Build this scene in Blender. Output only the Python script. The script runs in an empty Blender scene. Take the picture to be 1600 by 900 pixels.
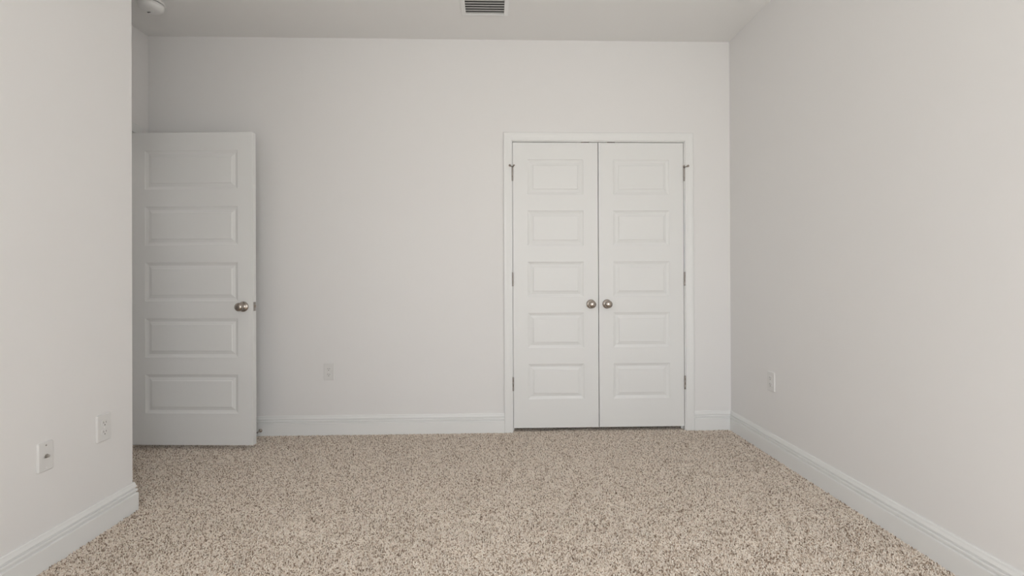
import bpy, bmesh, math, random
import numpy as np
from mathutils import Matrix, Vector

random.seed(7)
scene = bpy.context.scene
col = scene.collection

# ------------------------------------------------------------------ dimensions
CEIL = 2.743
YB = 3.2201            # back wall (closet wall)
YR = -1.15             # rear wall behind the camera (window wall)
XR = 1.6764            # right wall
XL = -1.6809           # left wall
XA = -2.3606           # wall holding the room door, beyond the left wall's corner
YC = 2.1906            # outside corner of the left wall
TW = 0.115             # wall thickness

# ------------------------------------------------------------------ camera
F, CX, CY = 720.0, 791.22, 433.2
YAW, PITCH, ROLL, CAMZ = -0.0277, 0.002, -0.0039, 1.0754
fw = Vector((-math.sin(YAW) * math.cos(PITCH), math.cos(YAW) * math.cos(PITCH), math.sin(PITCH))).normalized()
r0 = fw.cross(Vector((0, 0, 1))).normalized()
u0 = r0.cross(fw).normalized()
cr, sr = math.cos(ROLL), math.sin(ROLL)
rt = r0 * cr + u0 * sr
up = u0 * cr - r0 * sr
cd = bpy.data.cameras.new('camera')
cam = bpy.data.objects.new('camera', cd)
col.objects.link(cam)
mw = Matrix.Identity(4)
for i, v in enumerate((rt, up, -fw)):
    mw[0][i], mw[1][i], mw[2][i] = v
mw[2][3] = CAMZ
cam.matrix_world = mw
cd.sensor_width = 36
cd.lens = F * 36 / 1600
cd.shift_x = (800 - CX) / 1600
cd.shift_y = (CY - 450) / 1600
cd.clip_start = 0.02
scene.camera = cam

# ------------------------------------------------------------------ daylight through the rear window
WX0, WX1, WZ0, WZ1 = -0.25, 1.64, 0.40, 2.08
world = bpy.data.worlds.new('daylight')
scene.world = world
world.use_nodes = True
wn, wl = world.node_tree.nodes, world.node_tree.links
bg = wn['Background']
bg.inputs['Strength'].default_value = 6.35
tc = wn.new('ShaderNodeTexCoord')
sx = wn.new('ShaderNodeSeparateXYZ')
rp = wn.new('ShaderNodeValToRGB')
mp = wn.new('ShaderNodeMapRange')
mp.inputs['From Min'].default_value = -1
mp.inputs['From Max'].default_value = 1
wl.new(tc.outputs['Generated'], sx.inputs[0])
wl.new(sx.outputs['Z'], mp.inputs['Value'])
wl.new(mp.outputs[0], rp.inputs[0])
rp.color_ramp.elements[0].position = 0.46
rp.color_ramp.elements[0].color = (0.90, 0.90, 0.87, 1)
rp.color_ramp.elements[1].position = 0.54
rp.color_ramp.elements[1].color = (0.945, 0.972, 1.0, 1)
wl.new(rp.outputs[0], bg.inputs[0])

pl = bpy.data.lights.new('window_daylight', 'AREA')
pl.shape = 'RECTANGLE'
pl.size = WX1 - WX0
pl.size_y = WZ1 - WZ0
pl.cycles.is_portal = True
po = bpy.data.objects.new('window_daylight', pl)
po.location = ((WX0 + WX1) / 2, YR - TW - 0.02, (WZ0 + WZ1) / 2)
po.rotation_euler = (math.radians(90), 0, 0)      # faces into the room (+Y)
col.objects.link(po)

# second, narrower window added unseen in the left wall to brighten the right wall
SY0, SY1, SZ0, SZ1 = -0.75, 0.05, 0.40, 2.08
pl2 = bpy.data.lights.new('added_window_daylight', 'AREA')
pl2.shape = 'RECTANGLE'
pl2.size = SZ1 - SZ0
pl2.size_y = SY1 - SY0
pl2.cycles.is_portal = True
po2 = bpy.data.objects.new('added_window_daylight', pl2)
po2.location = (XL - TW - 0.02, (SY0 + SY1) / 2, (SZ0 + SZ1) / 2)
po2.rotation_euler = (0, math.radians(-90), 0)     # faces into the room (+X)
col.objects.link(po2)

# light of the hallway beyond the open room door
hl = bpy.data.lights.new('hallway_light', 'AREA')
hl.shape = 'DISK'
hl.size = 0.35
hl.energy = 1.8
hl.color = (1.0, 0.93, 0.86)
ho = bpy.data.objects.new('hallway_light', hl)
ho.location = (XA - TW - 0.55, 2.35, 2.43)
col.objects.link(ho)

vs = scene.view_settings
vs.view_transform = 'Standard'
vs.look = 'None'
vs.gamma = 1
vs.use_curve_mapping = False
vs.exposure = 0.0

# ------------------------------------------------------------------ materials
def mat(name, color, rough=0.5, metal=0.0, bump=None, spec=0.5):
    m = bpy.data.materials.new(name)
    m.use_nodes = True
    n, l = m.node_tree.nodes, m.node_tree.links
    b = n['Principled BSDF']
    b.inputs['Base Color'].default_value = (*color, 1)
    b.inputs['Roughness'].default_value = rough
    b.inputs['Metallic'].default_value = metal
    b.inputs['Specular IOR Level'].default_value = spec
    if bump:
        sc, strength, dist = bump
        t = n.new('ShaderNodeTexCoord')
        nz = n.new('ShaderNodeTexNoise')
        nz.inputs['Scale'].default_value = sc
        nz.inputs['Detail'].default_value = 3
        bp = n.new('ShaderNodeBump')
        bp.inputs['Strength'].default_value = strength
        bp.inputs['Distance'].default_value = dist
        l.new(t.outputs['Object'], nz.inputs['Vector'])
        l.new(nz.outputs['Fac'], bp.inputs['Height'])
        l.new(bp.outputs[0], b.inputs['Normal'])
    return m

M_WALL = mat('wall_paint', (0.865, 0.852, 0.842), 0.75, bump=(160, 0.12, 0.0012), spec=0.3)
M_CEIL = mat('ceiling_paint', (0.88, 0.872, 0.86), 0.9, bump=(120, 0.15, 0.0015), spec=0.2)
M_TRIM = mat('trim_enamel', (0.875, 0.876, 0.865), 0.42, spec=0.45)
M_DOOR = mat('door_enamel', (0.862, 0.862, 0.85), 0.45, bump=(220, 0.04, 0.0006), spec=0.45)
M_METAL = mat('satin_nickel', (0.44, 0.395, 0.355), 0.24, 1.0)
M_HINGE = mat('brushed_nickel', (0.40, 0.37, 0.35), 0.42, 1.0)
M_PLASTIC = mat('white_plastic', (0.89, 0.885, 0.875), 0.35)
M_VENT = mat('vent_enamel', (0.91, 0.91, 0.905), 0.45)
M_DARK = mat('dark_recess', (0.03, 0.028, 0.026), 0.8)
M_CATCH = mat('dark_bronze', (0.10, 0.075, 0.065), 0.5, 1.0)
M_DUCT = mat('duct_shade', (0.11, 0.11, 0.105), 0.8)
M_SLAT = mat('vent_slat_shade', (0.60, 0.60, 0.59), 0.5)  # shading of the louvres put into the slat colour
M_PLATE = mat('wall_plate_plastic', (0.80, 0.79, 0.775), 0.4)
M_SLOT = mat('outlet_slot', (0.09, 0.085, 0.08), 0.7)
M_RUBBER = mat('white_rubber', (0.78, 0.77, 0.75), 0.7)
M_BRASS = mat('threaded_metal', (0.5, 0.48, 0.45), 0.3, 1.0)
M_OUT = mat('outdoor_ground', (0.35, 0.34, 0.3), 0.9)

def glass_mat():
    m = bpy.data.materials.new('window_glass')
    m.use_nodes = True
    n, l = m.node_tree.nodes, m.node_tree.links
    n.remove(n['Principled BSDF'])
    tr = n.new('ShaderNodeBsdfTransparent')
    gl = n.new('ShaderNodeBsdfGlossy')
    gl.inputs['Roughness'].default_value = 0.02
    mx = n.new('ShaderNodeMixShader')
    mx.inputs[0].default_value = 0.06
    l.new(tr.outputs[0], mx.inputs[1])
    l.new(gl.outputs[0], mx.inputs[2])
    l.new(mx.outputs[0], n['Material Output'].inputs[0])
    return m
M_GLASS = glass_mat()

def carpet_mat(name, from_attribute):
    m = bpy.data.materials.new(name)
    m.use_nodes = True
    n, l = m.node_tree.nodes, m.node_tree.links
    b = n['Principled BSDF']
    b.inputs['Roughness'].default_value = 1.0
    b.inputs['Specular IOR Level'].default_value = 0.03
    ramp = n.new('ShaderNodeValToRGB')
    e = ramp.color_ramp.elements
    for k, (pos, c) in enumerate(YARN):
        q = e[k] if k < 2 else e.new(pos)
        q.position = pos
        q.color = (*c, 1)
    if from_attribute:                       # every tuft of yarn has its own tone
        a = n.new('ShaderNodeAttribute')
        a.attribute_name = 'yarn'
        l.new(a.outputs['Fac'], ramp.inputs[0])
    else:
        t = n.new('ShaderNodeTexCoord')
        vo = n.new('ShaderNodeTexVoronoi')
        vo.inputs['Scale'].default_value = 200
        sp = n.new('ShaderNodeSeparateColor')
        l.new(t.outputs['Object'], vo.inputs['Vector'])
        l.new(vo.outputs['Color'], sp.inputs[0])
        l.new(sp.outputs[0], ramp.inputs[0])
    l.new(ramp.outputs[0], b.inputs['Base Color'])
    return m
YARN = [(0.0, (0.24, 0.17, 0.12)), (1.0, (0.98, 0.91, 0.82)), (0.24, (0.62, 0.50, 0.40)), (0.48, (0.93, 0.82, 0.715))]
M_PILE = carpet_mat('twist_pile_yarn', True)
M_CARPET = carpet_mat('carpet_ground', False)

# ------------------------------------------------------------------ mesh helpers
class MB:
    """collects boxes, lathes and sweeps; build() links them as ONE mesh object"""
    def __init__(s):
        s.v, s.f, s.sm = [], [], []
    def add(s, verts, faces, smooth=False):
        o = len(s.v)
        s.v += [tuple(p) for p in verts]
        for f in faces:
            s.f.append(tuple(i + o for i in f))
            s.sm.append(smooth)
        return s
    def box(s, x0, x1, y0, y1, z0, z1):
        v = [(x, y, z) for x in (x0, x1) for y in (y0, y1) for z in (z0, z1)]
        f = [(0, 1, 3, 2), (4, 6, 7, 5), (0, 4, 5, 1), (2, 3, 7, 6), (0, 2, 6, 4), (1, 5, 7, 3)]
        return s.add(v, f)
    def lathe(s, prof, c=(0, 0, 0), axis='-y', n=32, sx=1, sz=1):
        """prof: (radius, distance along axis)"""
        verts, faces = [], []
        for r, d in prof:
            for i in range(n):
                a = 2 * math.pi * i / n
                p, q = r * math.cos(a) * sx, r * math.sin(a) * sz
                if axis == '-y': w = (p, -d, q)
                elif axis == '-z': w = (p, -q, -d)
                elif axis == 'z': w = (p, q, d)
                else: w = (d, p, q)
                verts.append((w[0] + c[0], w[1] + c[1], w[2] + c[2]))
        for j in range(len(prof) - 1):
            for i in range(n):
                k = (i + 1) % n
                faces.append((j * n + i, j * n + k, (j + 1) * n + k, (j + 1) * n + i))
        faces.append(tuple(range(n))[::-1])
        faces.append(tuple((len(prof) - 1) * n + i for i in range(n)))
        s.add(verts, faces[:-2], True)
        o = len(s.v) - len(verts)
        for f in faces[-2:]:
            s.f.append(tuple(i + o for i in f)); s.sm.append(False)
        return s
    def tube(s, pts, r, n=10):
        pts = [Vector(p) for p in pts]
        verts, faces = [], []
        for i, p in enumerate(pts):
            d = (pts[min(i + 1, len(pts) - 1)] - pts[max(i - 1, 0)]).normalized()
            a = d.cross(Vector((0.13, 0.2, 1)) if abs(d.z) < .9 else Vector((1, 0.2, 0))).normalized()
            b = d.cross(a)
            for k in range(n):
                t = 2 * math.pi * k / n
                verts.append(p + a * math.cos(t) * r + b * math.sin(t) * r)
        for i in range(len(pts) - 1):
            for k in range(n):
                q = (k + 1) % n
                faces.append((i * n + k, i * n + q, (i + 1) * n + q, (i + 1) * n + k))
        s.add(verts, faces, True)
        o = len(s.v) - len(verts)
        s.f.append(tuple(range(o, o + n))[::-1]); s.sm.append(False)
        s.f.append(tuple(range(len(s.v) - n, len(s.v)))); s.sm.append(False)
        return s
    def build(s, name, m, parent=None, bevel=0.0, seg=2, loc=None, rot=None):
        me = bpy.data.meshes.new(name)
        me.from_pydata(s.v, [], s.f)
        me.polygons.foreach_set('use_smooth', s.sm)
        me.materials.append(m)
        bm = bmesh.new(); bm.from_mesh(me)
        bmesh.ops.recalc_face_normals(bm, faces=bm.faces)
        bm.to_mesh(me); bm.free()
        o = bpy.data.objects.new(name, me)
        col.objects.link(o)
        if parent: o.parent = parent
        if loc: o.location = loc
        if rot: o.rotation_euler = rot
        if bevel:
            b = o.modifiers.new('bevel', 'BEVEL')
            b.width = bevel; b.segments = seg
            b.limit_method = 'ANGLE'; b.angle_limit = math.radians(50)
        return o

def tag(o, label, cat, group=None, kind=None):
    o['label'] = label
    o['category'] = cat
    if group: o['group'] = group
    if kind: o['kind'] = kind
    return o

def thing(name, label, cat, loc, rz=0.0, group=None):
    o = bpy.data.objects.new(name, None)
    o.empty_display_size = 0.05
    o.location = loc
    o.rotation_euler = (0, 0, rz)
    col.objects.link(o)
    return tag(o, label, cat, group)

def structure(o, label, cat):
    return tag(o, label, cat, None, 'structure')

# ------------------------------------------------------------------ floor: twist-pile carpet with real relief
def axis_steps(a, b, fine_from, fine, coarse):
    lo = np.arange(a, fine_from, coarse)
    hi = np.linspace(fine_from, b, int(round((b - fine_from) / fine)) + 1)
    return np.concatenate([lo, hi])

def smooth(h, it):
    for _ in range(it):
        p = np.pad(h, 1, mode='edge')
        h = (p[:-2, 1:-1] + p[2:, 1:-1] + p[1:-1, :-2] + p[1:-1, 2:] + 2 * h) / 6
    return h

def carpet():
    xs = np.linspace(XA, XR, 400)
    ys = axis_steps(YR, YB + 0.09, 1.25, 0.0100, 0.02)
    nx, ny = len(xs), len(ys)
    rg = np.random.default_rng(11)
    h = smooth(rg.normal(0, 1, (ny, nx)), 1); h /= h.std()
    h2 = smooth(rg.normal(0, 1, (ny, nx)), 6); h2 /= h2.std()
    h3 = smooth(rg.normal(0, 1, (ny, nx)), 60); h3 /= h3.std()
    z = np.clip(0.0012 * h + 0.0008 * h2 - 0.003, -0.006, 0.0)
    X, Y = np.meshgrid(xs, ys)
    jx = rg.uniform(-0.0013, 0.0013, X.shape); jy = rg.uniform(-0.0013, 0.0013, X.shape)
    jx[:, 0] = jx[:, -1] = 0; jy[0] = jy[-1] = 0
    co = np.stack([X + jx, Y + jy, z], -1).reshape(-1, 3).astype(np.float32)
    a = (np.arange(ny - 1)[:, None] * nx + np.arange(nx - 1)[None]).ravel()
    quads = np.stack([a, a + 1, a + nx + 1, a + nx], -1).astype(np.int32)
    # leave out what lies under the left wall block
    cx_, cy_ = X[:-1, :-1].ravel(), Y[:-1, :-1].ravel()
    keep = ~((cx_ < XL - 0.03) & (cy_ < YC - 0.03))
    quads = quads[keep]
    me = bpy.data.meshes.new('floor')
    me.vertices.add(len(co)); me.vertices.foreach_set('co', co.ravel())
    me.loops.add(quads.size); me.loops.foreach_set('vertex_index', quads.ravel())
    me.polygons.add(len(quads))
    me.polygons.foreach_set('loop_start', np.arange(0, quads.size, 4, dtype=np.int32))
    me.polygons.foreach_set('use_smooth', np.ones(len(quads), dtype=bool))
    me.update(calc_edges=True)
    bm = bmesh.new(); bm.from_mesh(me)
    bmesh.ops.delete(bm, geom=[v for v in bm.verts if not v.link_faces], context='VERTS')
    bm.to_mesh(me); bm.free()
    me.materials.append(M_CARPET)
    o = bpy.data.objects.new('floor', me)
    col.objects.link(o)
    structure(o, 'flat carpeted floor under the beige and brown flecked pile', 'floor')
carpet()

def carpet_pile():
    """cut twisted-yarn tufts standing on the carpet where the room is in view"""
    rg = np.random.default_rng(5)
    d = 0.0058
    gx, gy = np.meshgrid(np.arange(XA, XR, d), np.arange(1.30, YB + 0.06, d))
    x = (gx + rg.uniform(-0.5, 0.5, gx.shape) * d * 1.1).ravel()
    y = (gy + rg.uniform(-0.5, 0.5, gx.shape) * d * 1.1).ravel()
    e = 0.0175
    in_room = (x > XL + e) & (x < XR - e) & (y < YB - e)
    in_alcove = (x > XA + e) & (x <= XL + e) & (y > YC + e) & (y < YB - e)
    under_doors = (x > 0.140) & (x < 1.341) & (y >= YB - e) & (y < YB + 0.004)
    keep = in_room | in_alcove | under_doors
    x, y = x[keep], y[keep]
    n = len(x)
    ns = 5
    L = rg.uniform(0.0085, 0.0120, n)
    th = np.abs(rg.normal(0.0, 0.62, n)).clip(0, 1.2)
    ph = rg.uniform(0, 2 * math.pi, n)
    R = rg.uniform(0.0014, 0.0024, n)
    bend = rg.uniform(-0.9, 0.9, n)
    base = np.stack([x, y, np.full(n, -0.0075)], -1)
    def step(p, ang, az, ln):
        return p + np.stack([np.sin(ang) * np.cos(az), np.sin(ang) * np.sin(az), np.cos(ang)], -1) * ln[:, None]
    p1 = step(base, th * 0.5, ph, L * 0.45)
    p2 = step(p1, th, ph + bend * 0.5, L * 0.35)
    p3 = step(p2, th * 1.35, ph + bend, L * 0.20)
    rings = []
    for p, k, tw in ((base, 0.85, 0.0), (p1, 1.0, 0.6), (p2, 1.08, 1.2), (p3, 0.62, 1.8)):
        a = np.arange(ns)[None] * 2 * math.pi / ns + tw + ph[:, None]
        r = (R * k)[:, None]
        tilt = -np.sin(th)[:, None] * (np.cos(a - ph[:, None])) * r
        rings.append(np.stack([p[:, 0:1] + np.cos(a) * r, p[:, 1:2] + np.sin(a) * r, p[:, 2:3] + tilt], -1))
    tip = step(p3, th * 1.4, ph + bend, R * 0.5)[:, None]
    co = np.concatenate(rings + [tip], 1)                      # n x (4*ns+1) x 3
    nv = 4 * ns + 1
    q = []
    for k in range(3):
        for i in range(ns):
            j = (i + 1) % ns
            q.append((k * ns + i, k * ns + j, (k + 1) * ns + j, (k + 1) * ns + i))
    tr = [(3 * ns + i, 3 * ns + (i + 1) % ns, 4 * ns) for i in range(ns)]
    off = (np.arange(n) * nv)[:, None]
    quads = (np.array(q).ravel()[None] + off).astype(np.int32)     # n x 60
    tris = (np.array(tr).ravel()[None] + off).astype(np.int32)     # n x 15
    loops = np.concatenate([quads.ravel(), tris.ravel()])
    start = np.concatenate([np.arange(0, quads.size, 4), quads.size + np.arange(0, tris.size, 3)]).astype(np.int32)
    me = bpy.data.meshes.new('carpet_pile')
    me.vertices.add(n * nv); me.vertices.foreach_set('co', co.astype(np.float32).ravel())
    me.loops.add(len(loops)); me.loops.foreach_set('vertex_index', loops)
    me.polygons.add(len(start)); me.polygons.foreach_set('loop_start', start)
    me.polygons.foreach_set('use_smooth', np.ones(len(start), dtype=bool))
    me.update(calc_edges=True)
    at = me.attributes.new('yarn', 'FLOAT', 'POINT')
    at.data.foreach_set('value', np.repeat(rg.uniform(0, 1, n), nv).astype(np.float32))
    me.materials.append(M_PILE)
    o = bpy.data.objects.new('carpet_pile', me)
    col.objects.link(o)
    tag(o, 'beige and brown flecked twist pile of the wall-to-wall carpet', 'carpet', None, 'stuff')
carpet_pile()

# ------------------------------------------------------------------ room shell
# closet opening
CO0, CO1, COZ = 0.1226, 1.3587, 2.0425
LOW = -0.03
m = MB()
m.box(XA - TW, CO0, YB, YB + TW, LOW, CEIL)
m.box(CO1, XR + TW, YB, YB + TW, LOW, CEIL)
m.box(CO0, CO1, YB, YB + TW, COZ, CEIL)
structure(m.build('wall_back', M_WALL), 'off-white painted back wall holding the white double closet doors', 'wall')

m = MB().box(XR, XR + TW, YR - TW, YB, LOW, CEIL)
structure(m.build('wall_right', M_WALL), 'long plain off-white wall on the right with one outlet', 'wall')

m = MB()
m.box(XA, XL, 0.45, YC, LOW, CEIL)
m.box(XL - TW, XL, SY1, 0.45, LOW, CEIL)
m.box(XL - TW, XL, YR - TW, SY0, LOW, CEIL)
m.box(XL - TW, XL, SY0, SY1, LOW, SZ0)
m.box(XL - TW, XL, SY0, SY1, SZ1, CEIL)
structure(m.build('wall_left', M_WALL), 'near off-white wall on the left ending in an outside corner', 'wall')

# wall with the room doorway, beyond the left wall's corner
DO0, DO1, DOZ = 2.262, 3.096, 2.047
m = MB()
m.box(XA - TW, XA, DO1, YB, LOW, CEIL)
m.box(XA - TW, XA, DO0, DO1, DOZ, CEIL)
m.box(XA - TW, XA, YC - 0.3, DO0, LOW, CEIL)
structure(m.build('wall_alcove', M_WALL), 'narrow off-white wall strip in the far left corner beside the open door', 'wall')

# rear wall with the window
m = MB()
m.box(XL, WX0, YR - TW, YR, LOW, CEIL)
m.box(WX1, XR, YR - TW, YR, LOW, CEIL)
m.box(WX0, WX1, YR - TW, YR, LOW, WZ0)
m.box(WX0, WX1, YR - TW, YR, WZ1, CEIL)
structure(m.build('wall_rear', M_WALL), 'off-white wall behind the camera holding the window', 'wall')

m = MB().box(XA - TW, XR + TW, YR - TW, YB + TW, CEIL, CEIL + 0.1)
structure(m.build('ceiling', M_CEIL), 'flat off-white ceiling with a vent and a smoke detector', 'ceiling')

# closet interior and hallway beyond the doorway
m = MB()
cy0, cy1 = YB + TW, YB + TW + 0.62
m.box(-0.2, -0.1, cy0, cy1, LOW, 2.45)
m.box(1.6, 1.7, cy0, cy1, LOW, 2.45)
m.box(-0.2, 1.7, cy1, cy1 + 0.1, LOW, 2.45)
m.box(-0.2, 1.7, cy0, cy1 + 0.1, 2.45, 2.55)
m.box(-0.2, 1.7, YB + 0.09, cy1 + 0.1, LOW - 0.05, -0.008)
structure(m.build('wall_closet', M_WALL), 'closet interior hidden behind the white double doors', 'wall')
m = MB()
hx = XA - TW
m.box(hx - 1.1, hx - 1.0, 1.5, YB + TW, LOW, 2.45)
m.box(hx - 1.0, hx, YB, YB + TW, LOW, 2.45)
m.box(hx - 1.0, hx, 1.4, 1.5, LOW, 2.45)
m.box(hx - 1.1, hx, 1.4, YB + TW, 2.45, 2.55)
m.box(hx - 1.1, XA, 1.4, YB + TW, LOW - 0.05, -0.004)
structure(m.build('wall_hallway', M_WALL), 'hallway shell beyond the open room door', 'wall')

# ------------------------------------------------------------------ baseboards (moulded profile swept along the walls, mitred)
BASE = [(0.0, -0.02), (0.0160, -0.02), (0.0160, 0.0800), (0.0150, 0.0818), (0.0085, 0.0832), (0.0085, 0.0862),
        (0.0128, 0.0895), (0.0138, 0.0935), (0.0136, 0.0990), (0.0120, 0.1012), (0.0060, 0.1020), (0.0060, 0.1066),
        (0.0112, 0.1092), (0.0116, 0.1120), (0.0098, 0.1170), (0.0076, 0.1240), (0.0064, 0.1305), (0.0048, 0.1330), (0.0, 0.1330)]

def baseboard(name, pts, label, eps=0.0):
    pts = [Vector((x, y)) for x, y in pts]
    nrm = []
    for a, b in zip(pts, pts[1:]):
        d = (b - a).normalized()
        nrm.append(Vector((d.y, -d.x)))
    verts, faces = [], []
    k = len(BASE)
    for i, p in enumerate(pts):
        if i == 0: off = nrm[0]
        elif i == len(pts) - 1: off = nrm[-1]
        else:
            a, b = nrm[i - 1], nrm[i]
            off = (a + b) / (1 + a.dot(b))
        for t, z in BASE:
            q = p + off * t
            verts.append((q.x, q.y, z))
    for i in range(len(pts) - 1):
        for j in range(k):
            l = (j + 1) % k
            faces.append((i * k + j, i * k + l, (i + 1) * k + l, (i + 1) * k + j))
    faces.append(tuple(range(k)))
    faces.append(tuple(range((len(pts) - 1) * k, len(pts) * k)))
    return structure(MB().add(verts, faces).build(name, M_TRIM), label, 'baseboard')

CA0, CA1, CAZ = 0.0715, 1.4097, 2.0935        # closet casing, outer edges
baseboard('baseboard_back', [(XA, DO1 + 0.064), (XA, YB), (CA0, YB)], 'white moulded baseboard along the back wall left of the closet')
baseboard('baseboard_corner', [(CA1, YB), (XR, YB), (XR, YR), ], 'white moulded baseboard from the closet along the right wall')
baseboard('baseboard_left', [(XL, YR), (XL, YC), (XA, YC)], 'white moulded baseboard along the near left wall')
baseboard('baseboard_rear', [(XR - 0.0156, YR), (XL + 0.0156, YR)], 'white moulded baseboard under the rear window')

# ------------------------------------------------------------------ door casings and jambs
CASE = [(0.0, 0.0), (0.0, 0.0085), (0.0035, 0.0105), (0.010, 0.0112), (0.018, 0.0120), (0.0285, 0.0140), (0.038, 0.0165),
        (0.046, 0.0172), (0.0515, 0.0172), (0.0545, 0.0160), (0.057, 0.0135), (0.057, 0.0)]   # (from inner edge, thickness)

def casing_frame(mb, a0, a1, z1, to_world):
    """three-sided casing; a0, a1 = inner edges, z1 = inner top; to_world(a, out, z)"""
    k = len(CASE)
    rings = []
    for (a, z, sa, szz) in ((a0, -0.02, -1, 0), (a0, z1, -1, 1), (a1, z1, 1, 1), (a1, -0.02, 1, 0)):
        rings.append([to_world(a + sa * w, t, z + szz * w) for w, t in CASE])
    verts = [p for r in rings for p in r]
    faces = []
    for i in range(3):
        for j in range(k):
            l = (j + 1) % k
            faces.append((i * k + j, i * k + l, (i + 1) * k + l, (i + 1) * k + j))
    faces.append(tuple(range(k))); faces.append(tuple(range(3 * k, 4 * k)))
    mb.add(verts, faces)

m = MB()
casing_frame(m, CA0 + 0.057, CA1 - 0.057, CAZ - 0.057, lambda a, t, z: (a, YB - t, z))
J = 0.0115
m.box(CO0, CO0 + J, YB, YB + TW, -0.02, COZ)
m.box(CO1 - J, CO1, YB, YB + TW, -0.02, COZ)
m.box(CO0 + J, CO1 - J, YB, YB + TW, COZ - J, COZ)
# door stops inside the jamb
sy0 = YB + 0.042
m.box(CO0 + J, CO0 + J + 0.010, sy0, sy0 + 0.03, -0.02, COZ - J)
m.box(CO1 - J - 0.010, CO1 - J, sy0, sy0 + 0.03, -0.02, COZ - J)
m.box(CO0 + J + 0.010, CO1 - J - 0.010, sy0, sy0 + 0.03, COZ - J - 0.012, COZ - J)
structure(m.build('trim_1', M_TRIM), 'white moulded casing framing the double closet doors', 'door casing')

m = MB()
casing_frame(m, DO0 + 0.006, DO1 - 0.006, DOZ - 0.006, lambda a, t, z: (XA + t, a, z))
m.box(XA - TW, XA, DO0, DO0 + J, -0.02, DOZ)
m.box(XA - TW, XA, DO1 - J, DO1, -0.02, DOZ)
m.box(XA - TW, XA, DO0 + J, DO1 - J, DOZ - J, DOZ)
structure(m.build('trim_2', M_TRIM), 'white casing of the room doorway, mostly hidden behind the left wall corner', 'door casing')

# ------------------------------------------------------------------ five-panel moulded doors
PANEL_Z = (0.227, 0.471)    # lowest panel, heights above the floor

def door_slab(w, z0, z1, th, stile, hinge_stile=None, pitch=0.3588):
    """local: x 0..w, front face y=0 looking to -y, back face y=th"""
    mb = MB()
    xs = [0, hinge_stile or stile, w - stile, w]
    zs = [z0] + [v + pitch * i for i in range(5) for v in PANEL_Z] + [z1]
    for y0, sgn in ((0.0, 1), (th, -1)):
        vid = {}
        verts = []
        for i, x in enumerate(xs):
            for j, z in enumerate(zs):
                vid[i, j] = len(verts); verts.append((x, y0, z))
        faces = []
        for i in range(3):
            for j in range(len(zs) - 1):
                if i == 1 and j % 2 == 1:
                    x0, x1, a0, a1 = xs[1], xs[2], zs[j], zs[j + 1]
                    prev = [vid[1, j], vid[2, j], vid[2, j + 1], vid[1, j + 1]]
                    for ins, dep in ((0.0006, 0.0034), (0.010, 0.0072), (0.0180, 0.0095), (0.0190, 0.0095), (0.0385, 0.0044), (0.0391, 0.0012)):
                        ring = []
                        for (x, z) in ((x0 + ins, a0 + ins), (x1 - ins, a0 + ins), (x1 - ins, a1 - ins), (x0 + ins, a1 - ins)):
                            ring.append(len(verts)); verts.append((x, y0 + sgn * dep, z))
                        for q in range(4):
                            faces.append((prev[q], prev[(q + 1) % 4], ring[(q + 1) % 4], ring[q]))
                        prev = ring
                    faces.append(tuple(prev))
                else:
                    faces.append((vid[i, j], vid[i + 1, j], vid[i + 1, j + 1], vid[i, j + 1]))
        mb.add(verts, faces)
    # edges of the slab
    for (xa, za, xb, zb) in ((0, z0, 0, z1), (w, z0, w, z1), (0, z0, w, z0), (0, z1, w, z1)):
        mb.add([(xa, 0, za), (xb, 0, zb), (xb, th, zb), (xa, th, za)], [(0, 1, 2, 3)])
    return mb

def build_door(name, w, z0, z1, loc, rz, label, stile=0.1035, hinge_stile=None, pitch=0.3588):
    mb = door_slab(w, z0, z1, 0.035, stile, hinge_stile, pitch)
    o = mb.build(name, M_DOOR, loc=loc, rot=(0, 0, rz))
    bm = bmesh.new(); bm.from_mesh(o.data)
    bmesh.ops.remove_doubles(bm, verts=bm.verts, dist=1e-5)
    bmesh.ops.recalc_face_normals(bm, faces=bm.faces)
    bm.to_mesh(o.data); bm.free()
    b = o.modifiers.new('bevel', 'BEVEL')
    b.width = 0.002; b.segments = 2; b.limit_method = 'ANGLE'; b.angle_limit = math.radians(60)
    return structure(o, label, 'door')

KNOB = [(0.0325, 0.0), (0.0325, 0.003), (0.0300, 0.0065), (0.0240, 0.0095), (0.0150, 0.0110), (0.0118, 0.0150), (0.0112, 0.0260),
        (0.0140, 0.0310), (0.0205, 0.0345), (0.0252, 0.0400), (0.0270, 0.0465), (0.0262, 0.0530), (0.0225, 0.0590), (0.0160, 0.0630),
        (0.0080, 0.0650), (0.001, 0.0655)]

def knob(parent, x, z, y=0.0, back=False):
    r = MB().lathe(KNOB[:6], n=40).build('knob_rose', M_METAL, None)
    b = MB().lathe(KNOB[5:], n=40).build('knob', M_METAL, parent)
    r.parent = b
    b.location = (x, y, z)
    if back: b.rotation_euler = (0, 0, math.pi)
    return b

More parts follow.
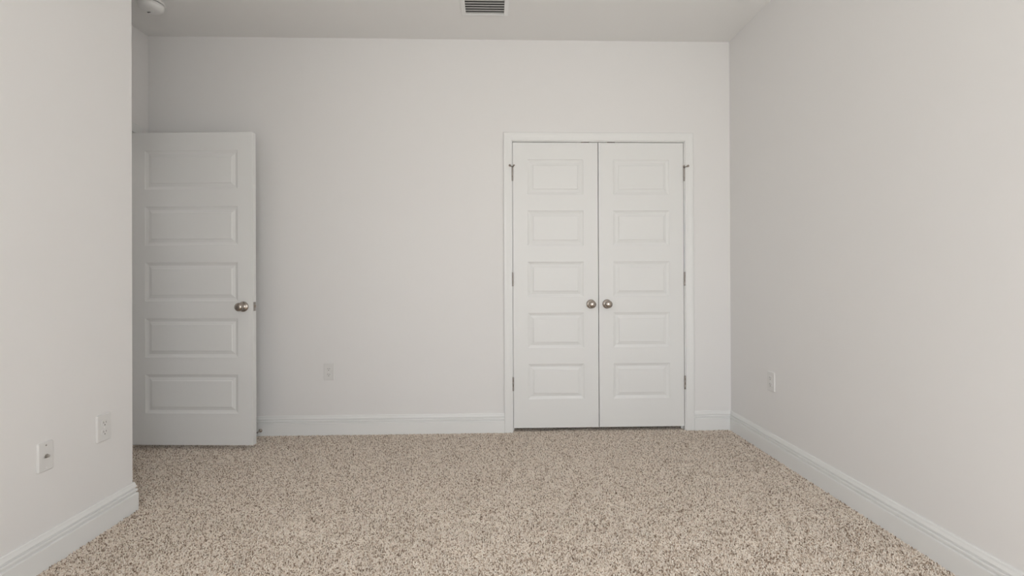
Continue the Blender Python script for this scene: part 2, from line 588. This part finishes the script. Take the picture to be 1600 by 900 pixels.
def hinge(parent, x, z, y, leaf_dir, stop=False):
    """knuckle barrel standing in the gap, its leaf on the door edge"""
    m = MB()
    m.lathe([(0.0022, -0.0485), (0.0052, -0.0465), (0.0062, -0.0445), (0.0062, -0.016), (0.0056, -0.0155), (0.0060, -0.015), (0.0060, 0.015),
             (0.0056, 0.0155), (0.0060, 0.016), (0.0060, 0.0445), (0.0052, 0.0465), (0.0022, 0.0485)], (0, 0, 0), 'z', 16)
    m.box(-0.0009, 0.0009, 0.004, 0.032, -0.0445, 0.0445)
    h = m.build('hinge', M_HINGE, parent, loc=(x, y, z))
    if stop:
        s = MB()
        s.lathe([(0.0075, 0.0485), (0.0075, 0.0515)], (0, 0, 0), 'z', 16)
        s.tube([(-leaf_dir * 0.004, 0, 0.050), (-leaf_dir * 0.011, -0.012, 0.0515), (-leaf_dir * 0.016, -0.020, 0.053)], 0.0034, 8)
        s.tube([(leaf_dir * 0.003, -0.002, 0.050), (leaf_dir * 0.009, -0.016, 0.0545), (leaf_dir * 0.012, -0.024, 0.056)], 0.0052, 8)
        st = s.build('hinge_stop', M_METAL, h)
        p = MB().tube([(-leaf_dir * 0.016, -0.0195, 0.053), (-leaf_dir * 0.0195, -0.027, 0.0538)], 0.0078, 12)
        # rubber bumper that rests against the casing
        pb = p.build('bumper_pad', M_METAL, h)
    return h

HZ = (0.335, 1.067, 1.804)
DZ0, DZ1 = 0.026, 2.0265
# closet leaves
LX, RX = 0.1368, 1.3440
MID = 0.7382
lw = MID - 0.0025 - LX
left = build_door('door_1', lw, DZ0, DZ1, (LX, YB + 0.003, 0), 0, 'left leaf of the white five-panel closet double door')
knob(left, 0.6835 - LX, 0.891)
for i, z in enumerate(HZ): hinge(left, -0.0032, z, -0.0065, 1, i == 2)
rw = RX - (MID + 0.0025)
right = build_door('door_2', rw, DZ0, DZ1, (MID + 0.0025, YB + 0.003, 0), 0, 'right leaf of the white five-panel closet double door')
knob(right, 0.7945 - MID, 0.891)
for i, z in enumerate(HZ): hinge(right, rw + 0.0042, z, -0.0065, -1, i == 2)
for leaf, x in ((left, 0.646 - LX), (right, 0.827 - MID)):
    MB().box(-0.0265, 0.0265, -0.0015, 0.028, -0.0004, 0.0042).build('ball_catch', M_CATCH, leaf, loc=(x, 0, DZ1))

# room door standing open, parallel to the back wall
dw = 0.7965
phi = math.radians(-2.7)
room = build_door('door_3', dw, 0.0255, 2.0075, (-2.317, 2.994, 0), phi, 'white five-panel room door standing open at the left', 0.0975, 0.105, 0.3553)
knob(room, dw - 0.061, 0.902)
knob(room, dw - 0.061, 0.902, 0.035, True)
lt = MB().box(0, 0.0012, -0.0125, 0.0125, -0.0285, 0.0285).build('latch_plate', M_HINGE, room, loc=(dw, 0.0175, 0.902))
mb = MB()
mb.add([(0, -.007, -.008), (0, .007, -.008), (0, .007, .008), (0, -.007, .008), (.013, -.006, -.007), (.006, .006, -.007), (.006, .006, .007), (.013, -.006, .007)],
       [(0, 1, 2, 3), (4, 5, 6, 7), (0, 1, 5, 4), (1, 2, 6, 5), (2, 3, 7, 6), (3, 0, 4, 7)])
mb.build('latch_bolt', M_METAL, lt, loc=(0.0012, 0, 0), bevel=0.001)
for z in (0.335, 1.05, 1.79): hinge(room, -0.004, z, 0.042, 1)

# ------------------------------------------------------------------ wall plates
def rounded_plate(w, h, t, r=0.006, edge=0.0022):
    """plate in the xz plane, y from 0 (wall) to -t"""
    mb = MB()
    def ring(ins, y):
        pts = []
        rr = max(r - ins, 0.001)
        for cx_, cz_, a0 in ((w / 2 - r, h / 2 - r, 0), (-w / 2 + r, h / 2 - r, 90), (-w / 2 + r, -h / 2 + r, 180), (w / 2 - r, -h / 2 + r, 270)):
            for k in range(5):
                a = math.radians(a0 + 22.5 * k)
                pts.append((cx_ + rr * math.cos(a), y, cz_ + rr * math.sin(a)))
        return pts
    rings = [ring(0, 0), ring(0, -t * 0.35), ring(edge * 0.6, -t * 0.75), ring(edge * 1.6, -t)]
    n = len(rings[0])
    verts = [p for q in rings for p in q]
    faces = [(i * n + k, i * n + (k + 1) % n, (i + 1) * n + (k + 1) % n, (i + 1) * n + k) for i in range(len(rings) - 1) for k in range(n)]
    faces += [tuple(range(n)), tuple(range(3 * n, 4 * n))]
    return mb.add(verts, faces)

def outlet(loc, rz, label):
    t = thing('wall_outlet', label, 'outlet', loc, rz, 'duplex wall outlets')
    rounded_plate(0.072, 0.117, 0.0065).build('cover_plate', M_PLATE, t)
    for s in (1, -1):
        mb = MB()
        n = 32
        pts = []
        for i in range(n):
            a = 2 * math.pi * i / n
            pts.append((0.0172 * math.cos(a), max(-0.0142, min(0.0142, 0.0172 * math.sin(a)))))
        verts = [(x, -0.005, z) for x, z in pts] + [(x, -0.0078, z) for x, z in pts] + [(x * .95, -0.0084, z * .95) for x, z in pts]
        faces = [(j * n + i, j * n + (i + 1) % n, (j + 1) * n + (i + 1) % n, (j + 1) * n + i) for j in range(2) for i in range(n)]
        faces += [tuple(range(n)), tuple(range(2 * n, 3 * n))]
        rc = mb.add(verts, faces).build('receptacle', M_PLATE, t, loc=(0, 0, 0.0195 * s))
        for x, hh in ((-0.0063, 0.0085), (0.0063, 0.0070)):
            MB().box(x - 0.0011, x + 0.0011, -0.0086, -0.0070, 0.0032 - hh / 2, 0.0032 + hh / 2).build('slot', M_SLOT, rc)
        MB().lathe([(0.0026, 0.0070), (0.0026, 0.0086)], (0, 0, -0.0078), '-y', 14).build('ground_hole', M_SLOT, rc)
    MB().lathe([(0.0032, 0.006), (0.0032, 0.0072), (0.0024, 0.0078)], (0, 0, 0), '-y', 16).build('screw', M_PLASTIC, t)
    return t

outlet((-1.1395, YB, 0.4335), 0, 'white duplex outlet on the back wall between the open door and the closet')
outlet((XR, 2.741, 0.4455), -math.pi / 2, 'white duplex outlet on the right wall')
outlet((XL, 2.029, 0.4405), math.pi / 2, 'white duplex outlet on the left wall near its corner')

t = thing('coax_plate', 'white cable wall plate with one metal jack, left of the outlet on the left wall', 'wall plate', (XL, 1.771, 0.4155), math.pi / 2)
rounded_plate(0.061, 0.110, 0.0065).build('cover_plate', M_PLATE, t)
mb = MB().lathe([(0.0082, 0.006), (0.0082, 0.0088)], (0, 0, 0), '-y', 6)
mb.build('jack_nut', M_BRASS, t, loc=(0, 0, 0.002))
mb = MB().lathe([(0.0048, 0.0085), (0.0048, 0.0165), (0.0042, 0.0172), (0.0036, 0.0172), (0.0034, 0.0140), (0.0004, 0.0140)], (0, 0, 0), '-y', 20)
mb.build('jack', M_BRASS, t, loc=(0, 0, 0.002))
for s in (1, -1):
    MB().lathe([(0.0030, 0.006), (0.0030, 0.0070), (0.0022, 0.0076)], (0, 0, 0.042 * s), '-y', 16).build('screw', M_HINGE if s > 0 else M_PLASTIC, t)

# ------------------------------------------------------------------ door stop on the baseboard behind the open door
t = thing('door_stop', 'small metal door stop screwed to the baseboard beside the open door edge', 'door stop', (-1.600, YB - 0.0155, 0.038))
MB().lathe([(0.0125, 0.0), (0.0125, 0.003), (0.0100, 0.006), (0.0065, 0.009), (0.0055, 0.012)], n=24).build('flange', M_METAL, t)
MB().lathe([(0.0052, 0.012), (0.0046, 0.016), (0.0046, 0.062), (0.0075, 0.066)], n=18).build('rod', M_METAL, t)
MB().lathe([(0.0085, 0.066), (0.0095, 0.069), (0.0095, 0.078), (0.0075, 0.082), (0.003, 0.083)], n=20).build('rubber_tip', M_RUBBER, t)

# ------------------------------------------------------------------ ceiling vent
VX0, VX1, VY0, VY1 = -0.168, 0.072, 2.742, 2.895
t = thing('ceiling_vent', 'white louvred air register in the ceiling', 'vent', ((VX0 + VX1) / 2, (VY0 + VY1) / 2, CEIL))
w2, d2 = (VX1 - VX0) / 2, (VY1 - VY0) / 2
prof = [(0.0, -0.0005), (0.0, -0.0100), (0.003, -0.0115), (0.007, -0.0112), (0.021, -0.0065), (0.0265, -0.0040), (0.0265, -0.0005)]
verts, faces = [], []
for sx_, sy_ in ((-1, -1), (1, -1), (1, 1), (-1, 1)):
    for o_, z_ in prof:
        verts.append((sx_ * (w2 + o_), sy_ * (d2 + o_), z_))
k = len(prof)
for i in range(4):
    for j in range(k):
        a, b = i * k + j, i * k + (j + 1) % k
        c, d = ((i + 1) % 4) * k + (j + 1) % k, ((i + 1) % 4) * k + j
        faces.append((a, b, c, d))
MB().add(verts, faces).build('frame', M_VENT, t)
MB().box(-w2, w2, -d2, d2, -0.0008, -0.0002).build('duct_shade_sheet', M_DUCT, t)  # flat dark sheet whose colour stands for the shade inside the duct
NS = 6
pitch = 2 * d2 / NS
for i in range(NS):
    y = -d2 + (i + 0.5) * pitch
    mb = MB()
    a, b = y - 0.0085, y + 0.0060            # almost level blades with open gaps between them
    sec = [(a, -0.0088), (a + 0.002, -0.0094), (b, -0.0064), (b, -0.0056), (a + 0.002, -0.0084), (a, -0.0080)]
    n = len(sec)
    mb.add([(-w2, p, q) for p, q in sec] + [(w2, p, q) for p, q in sec],
           [tuple(range(n)), tuple(range(n, 2 * n))] + [(q, (q + 1) % n, (q + 1) % n + n, q + n) for q in range(n)])
    mb.build('slat', M_SLAT, t)

# ------------------------------------------------------------------ smoke detector
t = thing('smoke_detector', 'round white smoke detector on the ceiling above the open door', 'smoke detector', (-2.052, 2.826, CEIL))
MB().lathe([(0.069, 0.0), (0.070, 0.002), (0.069, 0.0085), (0.064, 0.009)], (0, 0, 0), '-z', 48).build('base', M_PLASTIC, t)
MB().lathe([(0.058, 0.009), (0.058, 0.0145)], (0, 0, 0), '-z', 48).build('sensor_gap', M_DARK, t)
MB().lathe([(0.060, 0.0140), (0.0645, 0.0142), (0.0650, 0.0190), (0.0640, 0.0290), (0.0600, 0.0390), (0.0530, 0.0460), (0.0400, 0.0510), (0.020, 0.0535), (0.001, 0.0540)],
           (0, 0, 0), '-z', 48).build('cover', M_PLASTIC, t)
MB().lathe([(0.012, 0.0530), (0.012, 0.0552), (0.010, 0.0560)], (0, 0, 0), '-z', 24).build('test_button', M_PLASTIC, t)
MB().box(-0.011, 0.011, -0.0035, 0.0035, -0.0012, 0.0012).build('indicator_slot', M_DARK, t, loc=(-0.022, 0.012, -0.0526), rot=(0, 0, -0.25))

# ------------------------------------------------------------------ windows (behind the camera)
def window(name, w, z0, z1, loc, rz, twin, label):
    """local: x across (0 = centre), y = 0 at the room face of the wall, wall body towards -y"""
    m = MB()
    a, f, y0, y1 = w / 2, 0.05, -0.085, -0.035
    m.box(-a, -a + f, y0, y1, z0, z1)
    m.box(a - f, a, y0, y1, z0, z1)
    m.box(-a + f, a - f, y0, y1, z0, z0 + f)
    m.box(-a + f, a - f, y0, y1, z1 - f, z1)
    zc = (z0 + z1) / 2
    spans = [(-a + f, a - f)]
    if twin:
        m.box(-0.04, 0.04, y0, y1, z0 + f, z1 - f)
        spans = [(-a + f, -0.04), (0.04, a - f)]
    for p, q in spans:
        m.box(p, q, y0, y1, zc - 0.02, zc + 0.02)
    win = structure(m.build(name, M_TRIM, loc=loc, rot=(0, 0, rz)), label, 'window')
    for p, q in spans:
        for c, d in ((z0 + f, zc - 0.02), (zc + 0.02, z1 - f)):
            MB().box(p, q, -0.062, -0.058, c, d).build('pane', M_GLASS, win)
    MB().box(-a - 0.04, a + 0.04, 0.0, 0.04, z0 - 0.022, z0).build('window_sill', M_TRIM, win, bevel=0.003)

window('window_1', WX1 - WX0, WZ0, WZ1, ((WX0 + WX1) / 2, YR, 0), 0, True, 'white twin sash window in the wall behind the camera')
window('added_window', SY1 - SY0, SZ0, SZ1, (XL, (SY0 + SY1) / 2, 0), -math.pi / 2, False, 'white single sash window added unseen in the left wall to brighten the right wall')
